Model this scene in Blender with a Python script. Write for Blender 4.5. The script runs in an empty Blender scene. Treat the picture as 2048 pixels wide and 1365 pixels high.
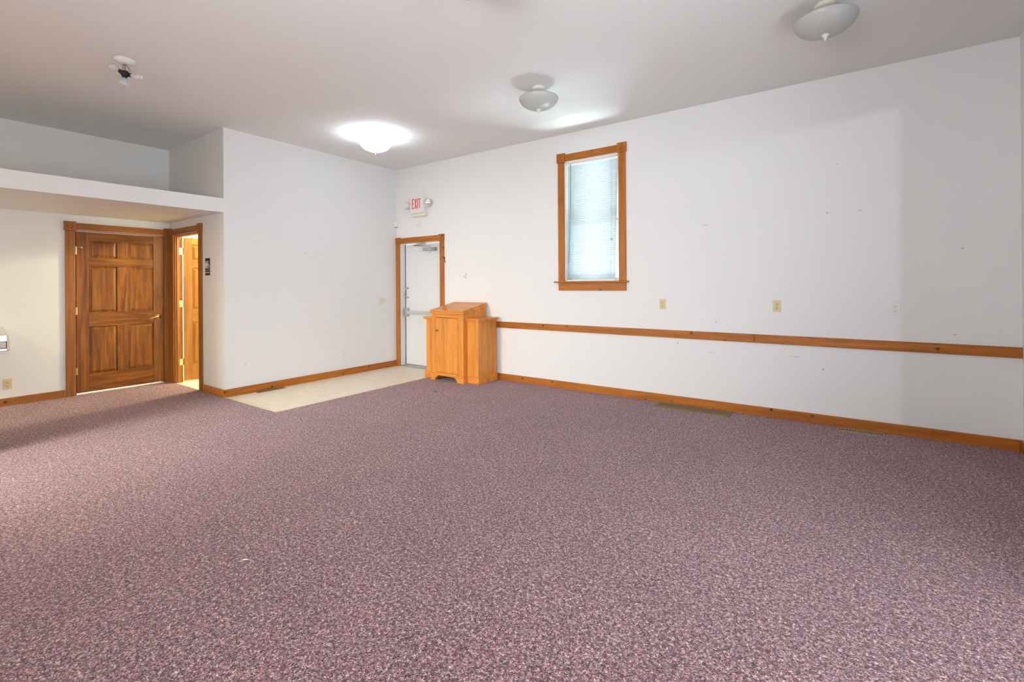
import bpy, bmesh, math, random
from mathutils import Vector, Matrix
random.seed(7)
S = bpy.context.scene
COL = S.collection
PI = math.pi
def srgb(r, g, b):
    f = lambda c: (c/255/12.92) if c/255 <= .04045 else ((c/255+.055)/1.055)**2.4
    return (f(r), f(g), f(b), 1)

# ------------------------------------------------------------------ measures (metres)
H = 3.276            # ceiling
TA = .088            # alcove side wall thickness
A = -2.693           # plane of the wall holding the restroom door (faces -Y)
B = -1.662           # plane of the alcove's rear wall (faces +X)
E_ = 7.29            # east wall
SY = -7.6            # south wall
T = .019             # board thickness of trim

# ------------------------------------------------------------------ camera
cam = bpy.data.objects.new('camera', bpy.data.cameras.new('camera')); COL.objects.link(cam)
yaw, pitch, roll = .61455, -.00041, .0069
fw = Vector((-math.sin(yaw)*math.cos(pitch), math.cos(yaw)*math.cos(pitch), -math.sin(pitch)))
rt = Vector((math.cos(yaw), math.sin(yaw), 0)); up = rt.cross(fw)
r2 = math.cos(roll)*rt - math.sin(roll)*up; u2 = math.sin(roll)*rt + math.cos(roll)*up
cm = Matrix.Identity(4)
for i in range(3):
    cm[i][0] = r2[i]; cm[i][1] = u2[i]; cm[i][2] = -fw[i]
cm[0][3], cm[1][3], cm[2][3] = 6.14444, -5.34198, 1.346
cam.matrix_world = cm
cam.data.sensor_width = 36; cam.data.sensor_fit = 'HORIZONTAL'
cam.data.lens = 940.52/2048*36
cam.data.shift_y = -(682.5-568.76)/2048
cam.data.clip_start = .05
S.camera = cam

# ------------------------------------------------------------------ world and exposure
S.view_settings.view_transform = 'Standard'; S.view_settings.look = 'None'
S.view_settings.gamma = 1; S.view_settings.use_curve_mapping = False
S.view_settings.exposure = 0.20
w = bpy.data.worlds.new('sky'); S.world = w; w.use_nodes = True
bg = w.node_tree.nodes['Background']
bg.inputs[0].default_value = (.86, .95, 1.0, 1); bg.inputs[1].default_value = 2.4

# ------------------------------------------------------------------ area lamps out of view: added fill, assumed hall and next room lamps
def area(name, loc, target, sx, sy, power, col, spread=180):
    l = bpy.data.lights.new(name, 'AREA'); l.shape = 'RECTANGLE'; l.size = sx; l.size_y = sy
    l.energy = power; l.color = col; l.spread = math.radians(spread)
    o = bpy.data.objects.new(name, l); COL.objects.link(o); o.location = loc
    o.rotation_euler = (Vector(target)-Vector(loc)).to_track_quat('-Z', 'Y').to_euler()
    return o
area('fill_south_window', (4.8, SY+.02, 1.75), (4.6, 0, 3.3), 2.2, 1.2, 66, (.95, .97, .99), 112)  # added fill lamp in front of the drawn shade, evens the room light
area('fill_south_door', (1.15, SY+.02, 1.1), (1.25, -4.2, 0), .9, 1.9, 62, (1, .97, .86), 66)  # added lamp in front of the closed door, brightens the left carpet
area('assumed_lamp_next_room', (9.3, -5.4, 3.1), (5.6, 0, 1.3), .14, .14, 13, (.88, .93, 1), 120)  # assumed unseen lamp, placed to throw the bright patch on the north wall
area('fill_east_opening', (E_+.1, -4.0, 1.15), (0, -3.6, 1.5), 3.0, 2.1, 78, (.90, .95, 1.0), 140)  # added fill panel in the east opening, aimed at the west wall
area('fill_below_window', (3.6, 1.75, -.42), (3.58, .1, 2.1), 2.2, 1.6, 520, (.80, .92, 1))  # added lamp outside below the window, lights blind and ceiling in place of sunlit ground
area('assumed_hall_light', (-.85, -6.2, 2.2), (-.85, -6.2, 0), .5, .5, 30, (1, .90, .52))  # assumed unseen lamp under the soffit, added to warm the alcove

# ------------------------------------------------------------------ materials
MATS = {}
def mat(name, col, rough=.6, metal=0, spec=.5, **kw):
    m = bpy.data.materials.new(name); m.use_nodes = True
    p = m.node_tree.nodes['Principled BSDF']
    p.inputs['Base Color'].default_value = col; p.inputs['Roughness'].default_value = rough
    p.inputs['Metallic'].default_value = metal; p.inputs['Specular IOR Level'].default_value = spec*.7
    for k, v in kw.items(): p.inputs[k.replace('_', ' ')].default_value = v
    MATS[name] = m
    return m
def N(m, t, **kw):
    n = m.node_tree.nodes.new(t)
    for k, v in kw.items(): setattr(n, k, v)
    return n
def L(m, a, b): m.node_tree.links.new(a, b)
def ramp(m, fac, stops, interp='LINEAR'):
    r = N(m, 'ShaderNodeValToRGB'); r.color_ramp.interpolation = interp
    e = r.color_ramp.elements
    while len(e) > 1: e.remove(e[-1])
    e[0].position, e[0].color = stops[0]
    for p, c in stops[1:]:
        x = e.new(p); x.color = c
    L(m, fac, r.inputs[0]); return r
def mix(m, fac, a, b, mode='MIX'):
    n = N(m, 'ShaderNodeMix', data_type='RGBA', blend_type=mode)
    for s, v in ((n.inputs[0], fac), (n.inputs[6], a), (n.inputs[7], b)):
        if hasattr(v, 'links'): L(m, v, s)
        else: s.default_value = v
    return n.outputs[2]
def paint(name, col, rough=.55, marks=None):
    m = mat(name, col, rough, spec=.35)
    p = m.node_tree.nodes['Principled BSDF']
    tc = N(m, 'ShaderNodeTexCoord')
    n1 = N(m, 'ShaderNodeTexNoise'); n1.inputs['Scale'].default_value = 1.3; n1.inputs['Detail'].default_value = 4
    L(m, tc.outputs['Object'], n1.inputs[0])
    c = mix(m, n1.outputs[0], tuple(x*.97 for x in col[:3])+(1,), col)
    for (q, r, k) in (marks or []):
        # small scuffs and nail holes that belong to the wall
        mp = N(m, 'ShaderNodeMapping'); mp.vector_type = 'POINT'
        mp.inputs['Location'].default_value = tuple(-q[i]/r[i] for i in range(3))
        mp.inputs['Scale'].default_value = tuple(1/x for x in r)
        L(m, tc.outputs['Object'], mp.inputs[0])
        ln = N(m, 'ShaderNodeVectorMath', operation='LENGTH'); L(m, mp.outputs[0], ln.inputs[0])
        rr = ramp(m, ln.outputs['Value'], [(0, (k, k, k, 1)), (.7, (k, k, k, 1)), (1, (0, 0, 0, 1))])
        c = mix(m, rr.outputs[0], c, (.34, .31, .28, 1))
    L(m, c, p.inputs['Base Color'])
    n2 = N(m, 'ShaderNodeTexNoise'); n2.inputs['Scale'].default_value = 160; n2.inputs['Detail'].default_value = 2
    L(m, tc.outputs['Object'], n2.inputs[0])
    b = N(m, 'ShaderNodeBump'); b.inputs['Strength'].default_value = .04; b.inputs['Distance'].default_value = .002
    L(m, n2.outputs[0], b.inputs['Height']); L(m, b.outputs[0], p.inputs['Normal'])
    return m
def wood(name, light, dark, axis='Z', rough=.35, knots=0.0, depth='Y', scale=1.0, contrast=1.0):
    m = mat(name, light, rough, spec=.45)
    p = m.node_tree.nodes['Principled BSDF']
    tc = N(m, 'ShaderNodeTexCoord'); mp = N(m, 'ShaderNodeMapping')
    oi = N(m, 'ShaderNodeObjectInfo')
    ofs = N(m, 'ShaderNodeVectorMath', operation='ADD')
    sc = N(m, 'ShaderNodeVectorMath', operation='SCALE'); sc.inputs['Scale'].default_value = 0
    L(m, tc.outputs['Object'], mp.inputs[0])
    s = {'X': (1.2, 14, 14), 'Y': (14, 1.2, 14), 'Z': (14, 14, 1.2)}[axis]
    mp.inputs['Scale'].default_value = tuple(x*scale for x in s)
    # warp
    nw = N(m, 'ShaderNodeTexNoise'); nw.inputs['Scale'].default_value = 1.1; nw.inputs['Detail'].default_value = 2
    L(m, mp.outputs[0], nw.inputs[0])
    ad = N(m, 'ShaderNodeVectorMath', operation='MULTIPLY_ADD')
    L(m, nw.outputs['Color'], ad.inputs[0]); ad.inputs[1].default_value = (1.6, 1.6, 1.6); L(m, mp.outputs[0], ad.inputs[2])
    n1 = N(m, 'ShaderNodeTexNoise'); n1.inputs['Scale'].default_value = 1.6; n1.inputs['Detail'].default_value = 6; n1.inputs['Roughness'].default_value = .62
    L(m, ad.outputs[0], n1.inputs[0])
    lo, hi = .5-.22/contrast, .5+.22/contrast
    r1 = ramp(m, n1.outputs[0], [(lo, dark), (hi, light)])
    # broad blotches
    mp2 = N(m, 'ShaderNodeMapping'); mp2.inputs['Scale'].default_value = tuple(x*.16*scale for x in s)
    L(m, tc.outputs['Object'], mp2.inputs[0])
    n3 = N(m, 'ShaderNodeTexNoise'); n3.inputs['Scale'].default_value = 2.2; n3.inputs['Detail'].default_value = 2
    L(m, mp2.outputs[0], n3.inputs[0])
    r3 = ramp(m, n3.outputs[0], [(.35, (.80, .78, .76, 1)), (.65, (1, 1, 1, 1))])
    c = mix(m, 1.0, r1.outputs[0], r3.outputs[0], 'MULTIPLY')
    if knots:
        mp3 = N(m, 'ShaderNodeMapping')
        q3 = [9.5, 9.5, 9.5]; q3[{'X': 0, 'Y': 1, 'Z': 2}[axis]] = 8; q3[{'X': 0, 'Y': 1}[depth]] = .25
        mp3.inputs['Scale'].default_value = tuple(q3); mp3.inputs['Location'].default_value = (.37, .21, .31); L(m, tc.outputs['Object'], mp3.inputs[0])
        v = N(m, 'ShaderNodeTexVoronoi'); v.inputs['Scale'].default_value = 1; L(m, mp3.outputs[0], v.inputs[0])
        r4 = ramp(m, v.outputs['Distance'], [(0, (1, 1, 1, 1)), (.08, (.95, .95, .95, 1)), (.13, (.25, .25, .25, 1)), (.22, (0, 0, 0, 1))])
        sep = N(m, 'ShaderNodeSeparateColor'); L(m, v.outputs['Color'], sep.inputs[0])
        gt = N(m, 'ShaderNodeMath', operation='GREATER_THAN'); gt.inputs[1].default_value = 1-knots; L(m, sep.outputs[0], gt.inputs[0])
        mu = N(m, 'ShaderNodeMath', operation='MULTIPLY'); L(m, gt.outputs[0], mu.inputs[0]); L(m, r4.outputs[0], mu.inputs[1])
        c = mix(m, mu.outputs[0], c, tuple(x*.22 for x in dark[:3])+(1,))
    L(m, c, p.inputs['Base Color'])
    b = N(m, 'ShaderNodeBump'); b.inputs['Strength'].default_value = .12; b.inputs['Distance'].default_value = .001
    L(m, n1.outputs[0], b.inputs['Height']); L(m, b.outputs[0], p.inputs['Normal'])
    return m

WALLC = (.82, .83, .83, 1)
north_marks = [((4.63, 0, .675), (.008, .05, .008), .9), ((5.03, 0, .93), (.008, .05, .008), .8),
    ((5.98, 0, .52), (.009, .05, .009), .9), ((4.93, 0, 1.97), (.045, .05, .006), .5), ((6.02, 0, 2.0), (.012, .05, .007), .7),
    ((6.27, 0, 2.0), (.018, .05, .006), .5), ((5.75, 0, .62), (.07, .05, .005), .35), ((6.9, 0, .9), (.008, .05, .006), .8),
    ((6.95, 0, 1.62), (.01, .05, .006), .7), ((2.9, 0, 2.1), (.006, .05, .006), .6), ((4.98, 0, .60), (.05, .05, .004), .3), ((6.1, 0, 2.45), (.007, .05, .005), .7)]
west_marks = [((0, -1.64, 1.8), (.05, .008, .008), .7), ((0, -1.22, 1.78), (.05, .006, .006), .6), ((0, -1.23, 1.55), (.05, .012, .006), .55),
    ((0, -1.17, .88), (.05, .007, .007), .7), ((0, -1.02, .30), (.05, .007, .007), .7), ((0, -1.02, .23), (.05, .007, .007), .6),
    ((0, -2.45, .36), (.05, .012, .006), .6), ((0, -.6, 1.75), (.05, .006, .008), .5)]
paint('wall_paint', WALLC)
paint('wall_paint_north', WALLC, marks=north_marks)
paint('wall_paint_west', WALLC, marks=west_marks)
paint('ceiling_paint', (.85, .85, .84, 1), .8)
paint('restroom_paint', (.82, .80, .70, 1), .5)
PL, PD = (.56, .200, .028, 1), (.34, .098, .010, 1)
for ax in 'XYZ': wood('pine_'+ax, PL, PD, ax, .4, knots=.75, depth='X' if ax == 'Y' else 'Y')
WL, WD = (.44, .17, .028, 1), (.24, .078, .010, 1)  # same pine, with the alcove's shade put into a darker colour
for ax in 'YZ': wood('stained_trim_'+ax, WL, WD, ax, .4, knots=.5, depth='X')
wood('stained_trim_X', WL, WD, 'X', .4, knots=.5)
DL, DD = (.40, .150, .020, 1), (.105, .030, .005, 1)
wood('walnut_vertical', DL, DD, 'Z', .32, scale=.8)
wood('walnut_horizontal', DL, DD, 'Y', .32, scale=.8)
wood('walnut_horizontal_x', DL, DD, 'X', .32, scale=.8)
GL, GD = (.50, .23, .045, 1), (.33, .13, .022, 1)
wood('honey_vertical', GL, GD, 'Z', .32, scale=.8); wood('honey_horizontal', GL, GD, 'X', .32, scale=.8)
OL, OD = (.88, .37, .080, 1), (.64, .225, .036, 1)
for ax in 'XZ': wood('oak_'+ax, OL, OD, ax, .33, scale=1.7, contrast=1.0)
mat('white_metal', (.74, .76, .78, 1), .4)
mat('white_plastic', (.80, .80, .77, 1), .4)
mat('cream_plastic', (.76, .72, .60, 1), .4)
mat('almond_plastic', (.70, .58, .33, 1), .4)
mat('dark_slot', (.03, .025, .02, 1), .7)
mat('black_plastic', (.012, .012, .012, 1), .35)
mat('brass', (.85, .66, .30, 1), .25, 1)
mat('aluminium', (.55, .56, .57, 1), .35, .9)
mat('stainless', (.72, .72, .72, 1), .28, .75)
mat('pad_grey', (.62, .60, .60, 1), .5)
mat('brown_metal', (.24, .19, .105, 1), .5, .1)
mat('tan_metal', (.34, .27, .19, 1), .5)
mat('exit_red', (.75, .035, .03, 1), .5)
mat('sign_white', (.85, .85, .85, 1), .5)
mat('gold_threshold', (.80, .72, .50, 1), .35, .2)
mat('grey_rubber', (.30, .31, .31, 1), .7)
mat('cord', (.60, .68, .68, 1), .5)
mat('wand_plastic', (.20, .36, .38, 1), .2)
mat('bulb_glass', (.9, .9, .92, 1), .12, Transmission_Weight=.75)
mat('lens_glass', (.75, .80, .88, 1), .08, .5)
mat('fixture_enamel', (.78, .74, .66, 1), .35)
mat('outside_ground', (.30, .33, .28, 1), .9)
m = bpy.data.materials.new('window_glass'); m.use_nodes = True; m.node_tree.nodes.clear(); MATS['window_glass'] = m
_o = N(m, 'ShaderNodeOutputMaterial'); _t = N(m, 'ShaderNodeBsdfTransparent'); _g = N(m, 'ShaderNodeBsdfGlossy'); _x = N(m, 'ShaderNodeMixShader')
_t.inputs[0].default_value = (.93, .96, .95, 1); _g.inputs['Roughness'].default_value = .02; _x.inputs[0].default_value = .06
L(m, _t.outputs[0], _x.inputs[1]); L(m, _g.outputs[0], _x.inputs[2]); L(m, _x.outputs[0], _o.inputs[0])
def translucent(name, col, tr, glow=0.0, mixf=.5):
    m = bpy.data.materials.new(name); m.use_nodes = True; nt = m.node_tree
    nt.nodes.clear(); out = nt.nodes.new('ShaderNodeOutputMaterial')
    d = nt.nodes.new('ShaderNodeBsdfPrincipled'); d.inputs['Base Color'].default_value = col; d.inputs['Roughness'].default_value = .3
    t = nt.nodes.new('ShaderNodeBsdfTranslucent'); t.inputs[0].default_value = tr
    mx = nt.nodes.new('ShaderNodeMixShader'); mx.inputs[0].default_value = mixf
    nt.links.new(d.outputs[0], mx.inputs[1]); nt.links.new(t.outputs[0], mx.inputs[2])
    if glow:
        d.inputs['Emission Color'].default_value = (1, .98, .95, 1); d.inputs['Emission Strength'].default_value = glow
    nt.links.new(mx.outputs[0], out.inputs[0]); MATS[name] = m
translucent('blind_slat', (.85, .88, .90, 1), (.86, .93, .96, 1), mixf=.55)
translucent('alabaster', (.70, .71, .69, 1), (.74, .75, .73, 1), mixf=.4)
translucent('alabaster_lit', (.9, .9, .9, 1), (.97, .98, 1, 1), glow=2.5, mixf=.7)

# vinyl
m = mat('vinyl', (.74, .66, .50, 1), .38)
p = m.node_tree.nodes['Principled BSDF']; tc = N(m, 'ShaderNodeTexCoord')
n1 = N(m, 'ShaderNodeTexNoise'); n1.inputs['Scale'].default_value = 9; n1.inputs['Detail'].default_value = 8; L(m, tc.outputs['Object'], n1.inputs[0])
r = ramp(m, n1.outputs[0], [(.3, (.78, .71, .56, 1)), (.7, (.87, .81, .67, 1))]); L(m, r.outputs[0], p.inputs['Base Color'])

# carpet: heathered mauve loop pile
m = mat('carpet', (.3, .2, .2, 1), .95, spec=.15, Sheen_Weight=.30, Sheen_Tint=(.95, .90, 1, 1))
p = m.node_tree.nodes['Principled BSDF']; tc = N(m, 'ShaderNodeTexCoord')
nz = N(m, 'ShaderNodeTexNoise'); nz.inputs['Scale'].default_value = 220; nz.inputs['Detail'].default_value = 2; L(m, tc.outputs['Object'], nz.inputs[0])
wa = N(m, 'ShaderNodeVectorMath', operation='MULTIPLY_ADD'); L(m, nz.outputs['Color'], wa.inputs[0]); wa.inputs[1].default_value = (.006, .006, .006); L(m, tc.outputs['Object'], wa.inputs[2])
v = N(m, 'ShaderNodeTexVoronoi'); v.inputs['Scale'].default_value = 235; L(m, wa.outputs[0], v.inputs[0])
sp = N(m, 'ShaderNodeSeparateColor'); L(m, v.outputs['Color'], sp.inputs[0])
cr = ramp(m, sp.outputs[0], [(0, srgb(48, 30, 38)), (.13, srgb(92, 58, 66)), (.26, srgb(146, 106, 112)), (.42, srgb(120, 98, 106)), (.56, srgb(172, 138, 138)), (.70, srgb(116, 110, 116)), (.78, srgb(200, 180, 170)), (.88, srgb(140, 78, 78)), (.94, srgb(160, 134, 104))], 'CONSTANT')
n2 = N(m, 'ShaderNodeTexNoise'); n2.inputs['Scale'].default_value = 62; n2.inputs['Detail'].default_value = 3; L(m, tc.outputs['Object'], n2.inputs[0])
r2_ = ramp(m, n2.outputs[0], [(.38, (.36, .32, .34, 1)), (.60, (1.0, 1.0, 1.0, 1))])
c = mix(m, 1, cr.outputs[0], r2_.outputs[0], 'MULTIPLY')
n4 = N(m, 'ShaderNodeTexNoise'); n4.inputs['Scale'].default_value = 1.7; n4.inputs['Detail'].default_value = 3; L(m, tc.outputs['Object'], n4.inputs[0])
r5 = ramp(m, n4.outputs[0], [(.35, (.90, .90, .90, 1)), (.65, (1.0, 1.0, 1.0, 1))])
c = mix(m, 1, c, r5.outputs[0], 'MULTIPLY')
gm = N(m, 'ShaderNodeVectorMath', operation='SCALE'); L(m, c, gm.inputs[0]); gm.inputs['Scale'].default_value = 1
gt_ = N(m, 'ShaderNodeVectorMath', operation='MULTIPLY'); L(m, gm.outputs[0], gt_.inputs[0]); gt_.inputs[1].default_value = (1.50, 1.42, 1.47)
L(m, gt_.outputs[0], p.inputs['Base Color'])
b = N(m, 'ShaderNodeBump'); b.inputs['Strength'].default_value = .7; b.inputs['Distance'].default_value = .004; b.invert = True
L(m, v.outputs['Distance'], b.inputs['Height']); L(m, b.outputs[0], p.inputs['Normal'])

# ------------------------------------------------------------------ mesh helpers
class MB:
    def __init__(s): s.bm = bmesh.new(); s.mats = []
    def mi(s, name):
        if name not in s.mats: s.mats.append(name)
        return s.mats.index(name)
    def box(s, p0, p1, m, rot=None, piv=None):
        x0, x1 = sorted((p0[0], p1[0])); y0, y1 = sorted((p0[1], p1[1])); z0, z1 = sorted((p0[2], p1[2]))
        vs = [s.bm.verts.new(v) for v in ((x0,y0,z0),(x1,y0,z0),(x1,y1,z0),(x0,y1,z0),(x0,y0,z1),(x1,y0,z1),(x1,y1,z1),(x0,y1,z1))]
        k = s.mi(m)
        for f in ((3,2,1,0),(4,5,6,7),(0,1,5,4),(1,2,6,5),(2,3,7,6),(3,0,4,7)):
            s.bm.faces.new([vs[i] for i in f]).material_index = k
        if rot is not None:
            bmesh.ops.rotate(s.bm, verts=vs, cent=piv or ((x0+x1)/2,(y0+y1)/2,(z0+z1)/2), matrix=rot)
        return s
    def prism(s, pts, ext, m):
        """closed outline of 3D points, extruded by vector ext"""
        e = Vector(ext); a = [s.bm.verts.new(q) for q in pts]; b_ = [s.bm.verts.new(Vector(q)+e) for q in pts]
        k = s.mi(m); n = len(pts); fs = [s.bm.faces.new(a), s.bm.faces.new(b_[::-1])]
        for i in range(n): fs.append(s.bm.faces.new((a[i], b_[i], b_[(i+1) % n], a[(i+1) % n])))
        for f in fs: f.material_index = k
        bmesh.ops.recalc_face_normals(s.bm, faces=fs)
        return s
    def lathe(s, prof, c, m, axis=(0, 0, 1), n=32, smooth=True):
        """profile of (radius, height) around axis through c"""
        q = Vector(axis).normalized().to_track_quat('Z', 'Y'); c = Vector(c); k = s.mi(m); rings = []
        for r_, h in prof:
            if r_ < 1e-6: rings.append([s.bm.verts.new(c+q @ Vector((0, 0, h)))])
            else: rings.append([s.bm.verts.new(c+q @ Vector((r_*math.cos(2*PI*i/n), r_*math.sin(2*PI*i/n), h))) for i in range(n)])
        fs = []
        for a, b_ in zip(rings, rings[1:]):
            for i in range(n):
                j = (i+1) % n
                if len(a) == 1 and len(b_) == 1: continue
                if len(a) == 1: f = s.bm.faces.new((a[0], b_[i], b_[j]))
                elif len(b_) == 1: f = s.bm.faces.new((a[i], a[j], b_[0]))
                else: f = s.bm.faces.new((a[i], a[j], b_[j], b_[i]))
                f.material_index = k; f.smooth = smooth; fs.append(f)
        bmesh.ops.recalc_face_normals(s.bm, faces=fs)
        return s
    def cyl(s, p0, p1, r_, m, n=16):
        d = Vector(p1)-Vector(p0); l = d.length
        return s.lathe([(0, 0), (r_, 0), (r_, l), (0, l)], p0, m, d, n, smooth=False)
    def tube(s, pts, r_, m, n=10):
        pts = [Vector(q) for q in pts]; k = s.mi(m); rings = []; prev = None
        for i, q in enumerate(pts):
            d = (pts[min(i+1, len(pts)-1)]-pts[max(i-1, 0)]).normalized()
            a = Vector((0, 0, 1)) if abs(d.z) < .9 else Vector((1, 0, 0))
            if prev is not None: a = prev
            x = (a-d*a.dot(d)).normalized(); y = d.cross(x); prev = x
            rings.append([s.bm.verts.new(q+r_*(x*math.cos(2*PI*j/n)+y*math.sin(2*PI*j/n))) for j in range(n)])
        fs = []
        for a, b_ in zip(rings, rings[1:]):
            for i in range(n): fs.append(s.bm.faces.new((a[i], a[(i+1) % n], b_[(i+1) % n], b_[i])))
        fs.append(s.bm.faces.new(rings[0][::-1])); fs.append(s.bm.faces.new(rings[-1]))
        for f in fs: f.material_index = k; f.smooth = True
        bmesh.ops.recalc_face_normals(s.bm, faces=fs)
        return s
    def build(s, name, parent=None, bevel=0, seg=2, origin=None):
        me = bpy.data.meshes.new(name); s.bm.to_mesh(me); s.bm.free()
        for n_ in s.mats: me.materials.append(MATS[n_])
        o = bpy.data.objects.new(name, me); COL.objects.link(o)
        if parent is not None:
            o.parent = parent; base = world_loc(parent)
            me.transform(Matrix.Translation(-base))
        elif origin is not None:
            me.transform(Matrix.Translation(-Vector(origin))); o.location = origin
        if bevel:
            md = o.modifiers.new('bevel', 'BEVEL'); md.width = bevel; md.segments = seg; md.limit_method = 'ANGLE'; md.angle_limit = math.radians(40)
        return o
def world_loc(o):
    v_ = Vector(o.location)
    while o.parent is not None:
        o = o.parent; v_ = v_ + Vector(o.location)
    return v_
def tag(o, label, cat, group=None, kind=None):
    o['label'] = label; o['category'] = cat
    if group: o['group'] = group
    if kind: o['kind'] = kind
    return o
def thing(name, loc, label, cat, group=None, kind=None):
    o = bpy.data.objects.new(name, None); COL.objects.link(o); o.location = loc; o.empty_display_size = .05
    return tag(o, label, cat, group, kind)
def dup(root, loc, label):
    def cp(o, par):
        c_ = o.copy(); COL.objects.link(c_); c_.parent = par
        for ch in list(o.children): cp(ch, c_)
        return c_
    r_ = cp(root, None); r_.location = loc; r_['label'] = label
    return r_
# wall-frame mappings: u along the wall, d out into the room, z up
mapN = lambda u, d, z: (u, -d, z)
mapW = lambda u, d, z: (d, u, z)
mapA = lambda u, d, z: (u, A-d, z)
mapB = lambda u, d, z: (B+d, u, z)
def fbox(mb, M, u0, u1, d0, d1, z0, z1, m): return mb.box(M(u0, d0, z0), M(u1, d1, z1), m)
def axis_of(M):
    o = Vector(M(0, 0, 0)); return Vector(M(0, 1, 0))-o
def corner_block(M, u, z, size, m, parent, d=.030):
    mb = MB(); h_ = size/2
    fbox(mb, M, u-h_, u+h_, 0, d, z-h_, z+h_, m)
    k = size/.115
    mb.lathe([(0, .007), (.009*k, .007), (.013*k, .001), (.019*k, .001), (.023*k, .006), (.030*k, .008), (.037*k, .003), (.040*k, -.002)], M(u, d+.0005, z), m, axis_of(M), 28)
    return mb.build('corner_block', parent, .002)

# ------------------------------------------------------------------ room shell
mb = MB()
mb.box((1.2, SY-.1, -.1), (E_+.1, .1, 0), 'carpet').box((B-.1, SY-.1, -.1), (1.2, A, 0), 'carpet')
f = mb.build('floor'); tag(f, 'wall to wall heathered mauve carpet covering the room and alcove', 'carpet', kind='structure')
mb = MB(); mb.box((-.1, A, -.1), (1.2, .1, -.004), 'vinyl')
f = mb.build('floor_vinyl'); tag(f, 'cream vinyl floor patch along the west wall by the exit', 'vinyl floor', kind='structure')
mb = MB(); mb.box((1.188, A-.004, -.004), (1.204, .0, .003), 'gold_threshold').box((0, A-.012, -.004), (1.204, A+.004, .003), 'gold_threshold')
f = mb.build('trim_1'); tag(f, 'thin pale edging strip between cream vinyl and mauve carpet', 'edging strip', kind='structure')
mb = MB(); mb.box((B-1.3, A, -.1), (-.1, .1, -.002), 'vinyl')
f = mb.build('floor_restroom'); tag(f, 'pale vinyl floor inside the restroom doorway', 'vinyl floor', kind='structure')

TH = .14
EX0, EX1, EXZ = .098, 1.008, 2.045        # exit door opening
WX0, WX1, WZ0, WZ1 = 3.212, 3.952, 1.375, 2.915    # window opening
mb = MB(); m_ = 'wall_paint_north'
mb.box((-.12, 0, 0), (EX0, TH, H), m_).box((EX0, 0, EXZ), (EX1, TH, H), m_).box((EX1, 0, 0), (WX0, TH, H), m_)
mb.box((WX0, 0, 0), (WX1, TH, WZ0), m_).box((WX0, 0, WZ1), (WX1, TH, H), m_).box((WX1, 0, 0), (E_+.12, TH, H), m_)
tag(mb.build('wall_north'), 'long off-white wall with the window, exit door and three outlets', 'wall', kind='structure')
mb = MB(); mb.box((-.12, A, 0), (0, 0, H), 'wall_paint_west')
tag(mb.build('wall_west'), 'plain off-white wall beside the exit door above the vinyl', 'wall', kind='structure')
RX0, RX1, RZ = -1.490, -.688, 2.060       # restroom doorway
mb = MB(); m_ = 'wall_paint'
mb.box((B-.12, A, 0), (RX0, A+TA, H), m_).box((RX0, A, RZ), (RX1, A+TA, H), m_).box((RX1, A, 0), (-.12, A+TA, H), m_)
tag(mb.build('wall_alcove_side'), 'short alcove wall holding the open restroom doorway', 'wall', kind='structure')
BY0, BY1, BZ = -3.705, -2.752, 2.062      # closed door in the alcove
mb = MB()
mb.box((B-.12, SY, 0), (B, BY0, H), m_).box((B-.12, BY0, BZ), (B, BY1, H), m_).box((B-.12, BY1, 0), (B, A, H), m_)
tag(mb.build('wall_alcove_back'), 'cream lit rear wall of the alcove around the closed brown door', 'wall', kind='structure')
mb = MB(); mb.box((B, SY, 2.245), (0, A, 2.415), m_)
tag(mb.build('ceiling_alcove'), 'low white soffit slab over the alcove with a recess above it', 'soffit', kind='structure')
mb = MB(); mb.box((B-1.4, SY-.12, H), (E_+.12, TH, H+.1), 'ceiling_paint')
tag(mb.build('ceiling'), 'flat matt white ceiling of the hall', 'ceiling', kind='structure')
# east wall, its unseen opening widened for the added fill lamp
mb = MB()
mb.box((E_, -1.45, 0), (E_+.12, 0, H), m_).box((E_, SY, 0), (E_+.12, -5.6, H), m_).box((E_, -5.6, 2.95), (E_+.12, -1.45, H), m_)
tag(mb.build('wall_east'), 'off-white wall at the right edge of the room', 'wall', kind='structure')
mb = MB()
mb.box((B-.12, SY-.12, 0), (.6, SY, H), m_).box((1.7, SY-.12, 0), (3.2, SY, H), m_).box((6.0, SY-.12, 0), (E_+.12, SY, H), m_)
mb.box((.6, SY-.12, 2.1), (1.7, SY, H), m_).box((3.2, SY-.12, 0), (6.0, SY, 1.1), m_).box((3.2, SY-.12, 2.8), (6.0, SY, H), m_)
tag(mb.build('wall_south'), 'off-white wall behind the camera with a wide window', 'wall', kind='structure')
mb = MB(); mb.box((-.12, -5.22, 0), (.58, -5.10, 2.245), m_)  # unseen stub put here to cast the dark wedge on the carpet
tag(mb.build('wall_shadow_stub'), 'short unseen off-white stub wall added left of the frame for its shadow', 'wall', kind='structure')
mb = MB()  # closed box added beyond the opening so no sky light enters
mb.box((E_+.12, -.9, -.1), (11.3, -.8, H), m_).box((E_+.12, -7.6, -.1), (11.3, -7.5, H), m_).box((11.2, -7.5, -.1), (11.3, -.9, H), m_)
tag(mb.build('wall_next_room'), 'plain unseen walls added beyond the east opening to shut out the sky', 'wall', kind='structure')
mb = MB(); mb.box((E_+.1, -7.5, -.1), (11.2, -.9, -.001), 'carpet')
tag(mb.build('floor_next_room'), 'unseen mauve carpet of the added box beyond the east opening', 'carpet', kind='structure')
mb = MB(); mb.box((E_+.12, -7.6, H+.001), (11.3, -.8, H+.1), 'ceiling_paint')
tag(mb.build('ceiling_next_room'), 'unseen ceiling of the added box beyond the east opening', 'ceiling', kind='structure')
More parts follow.
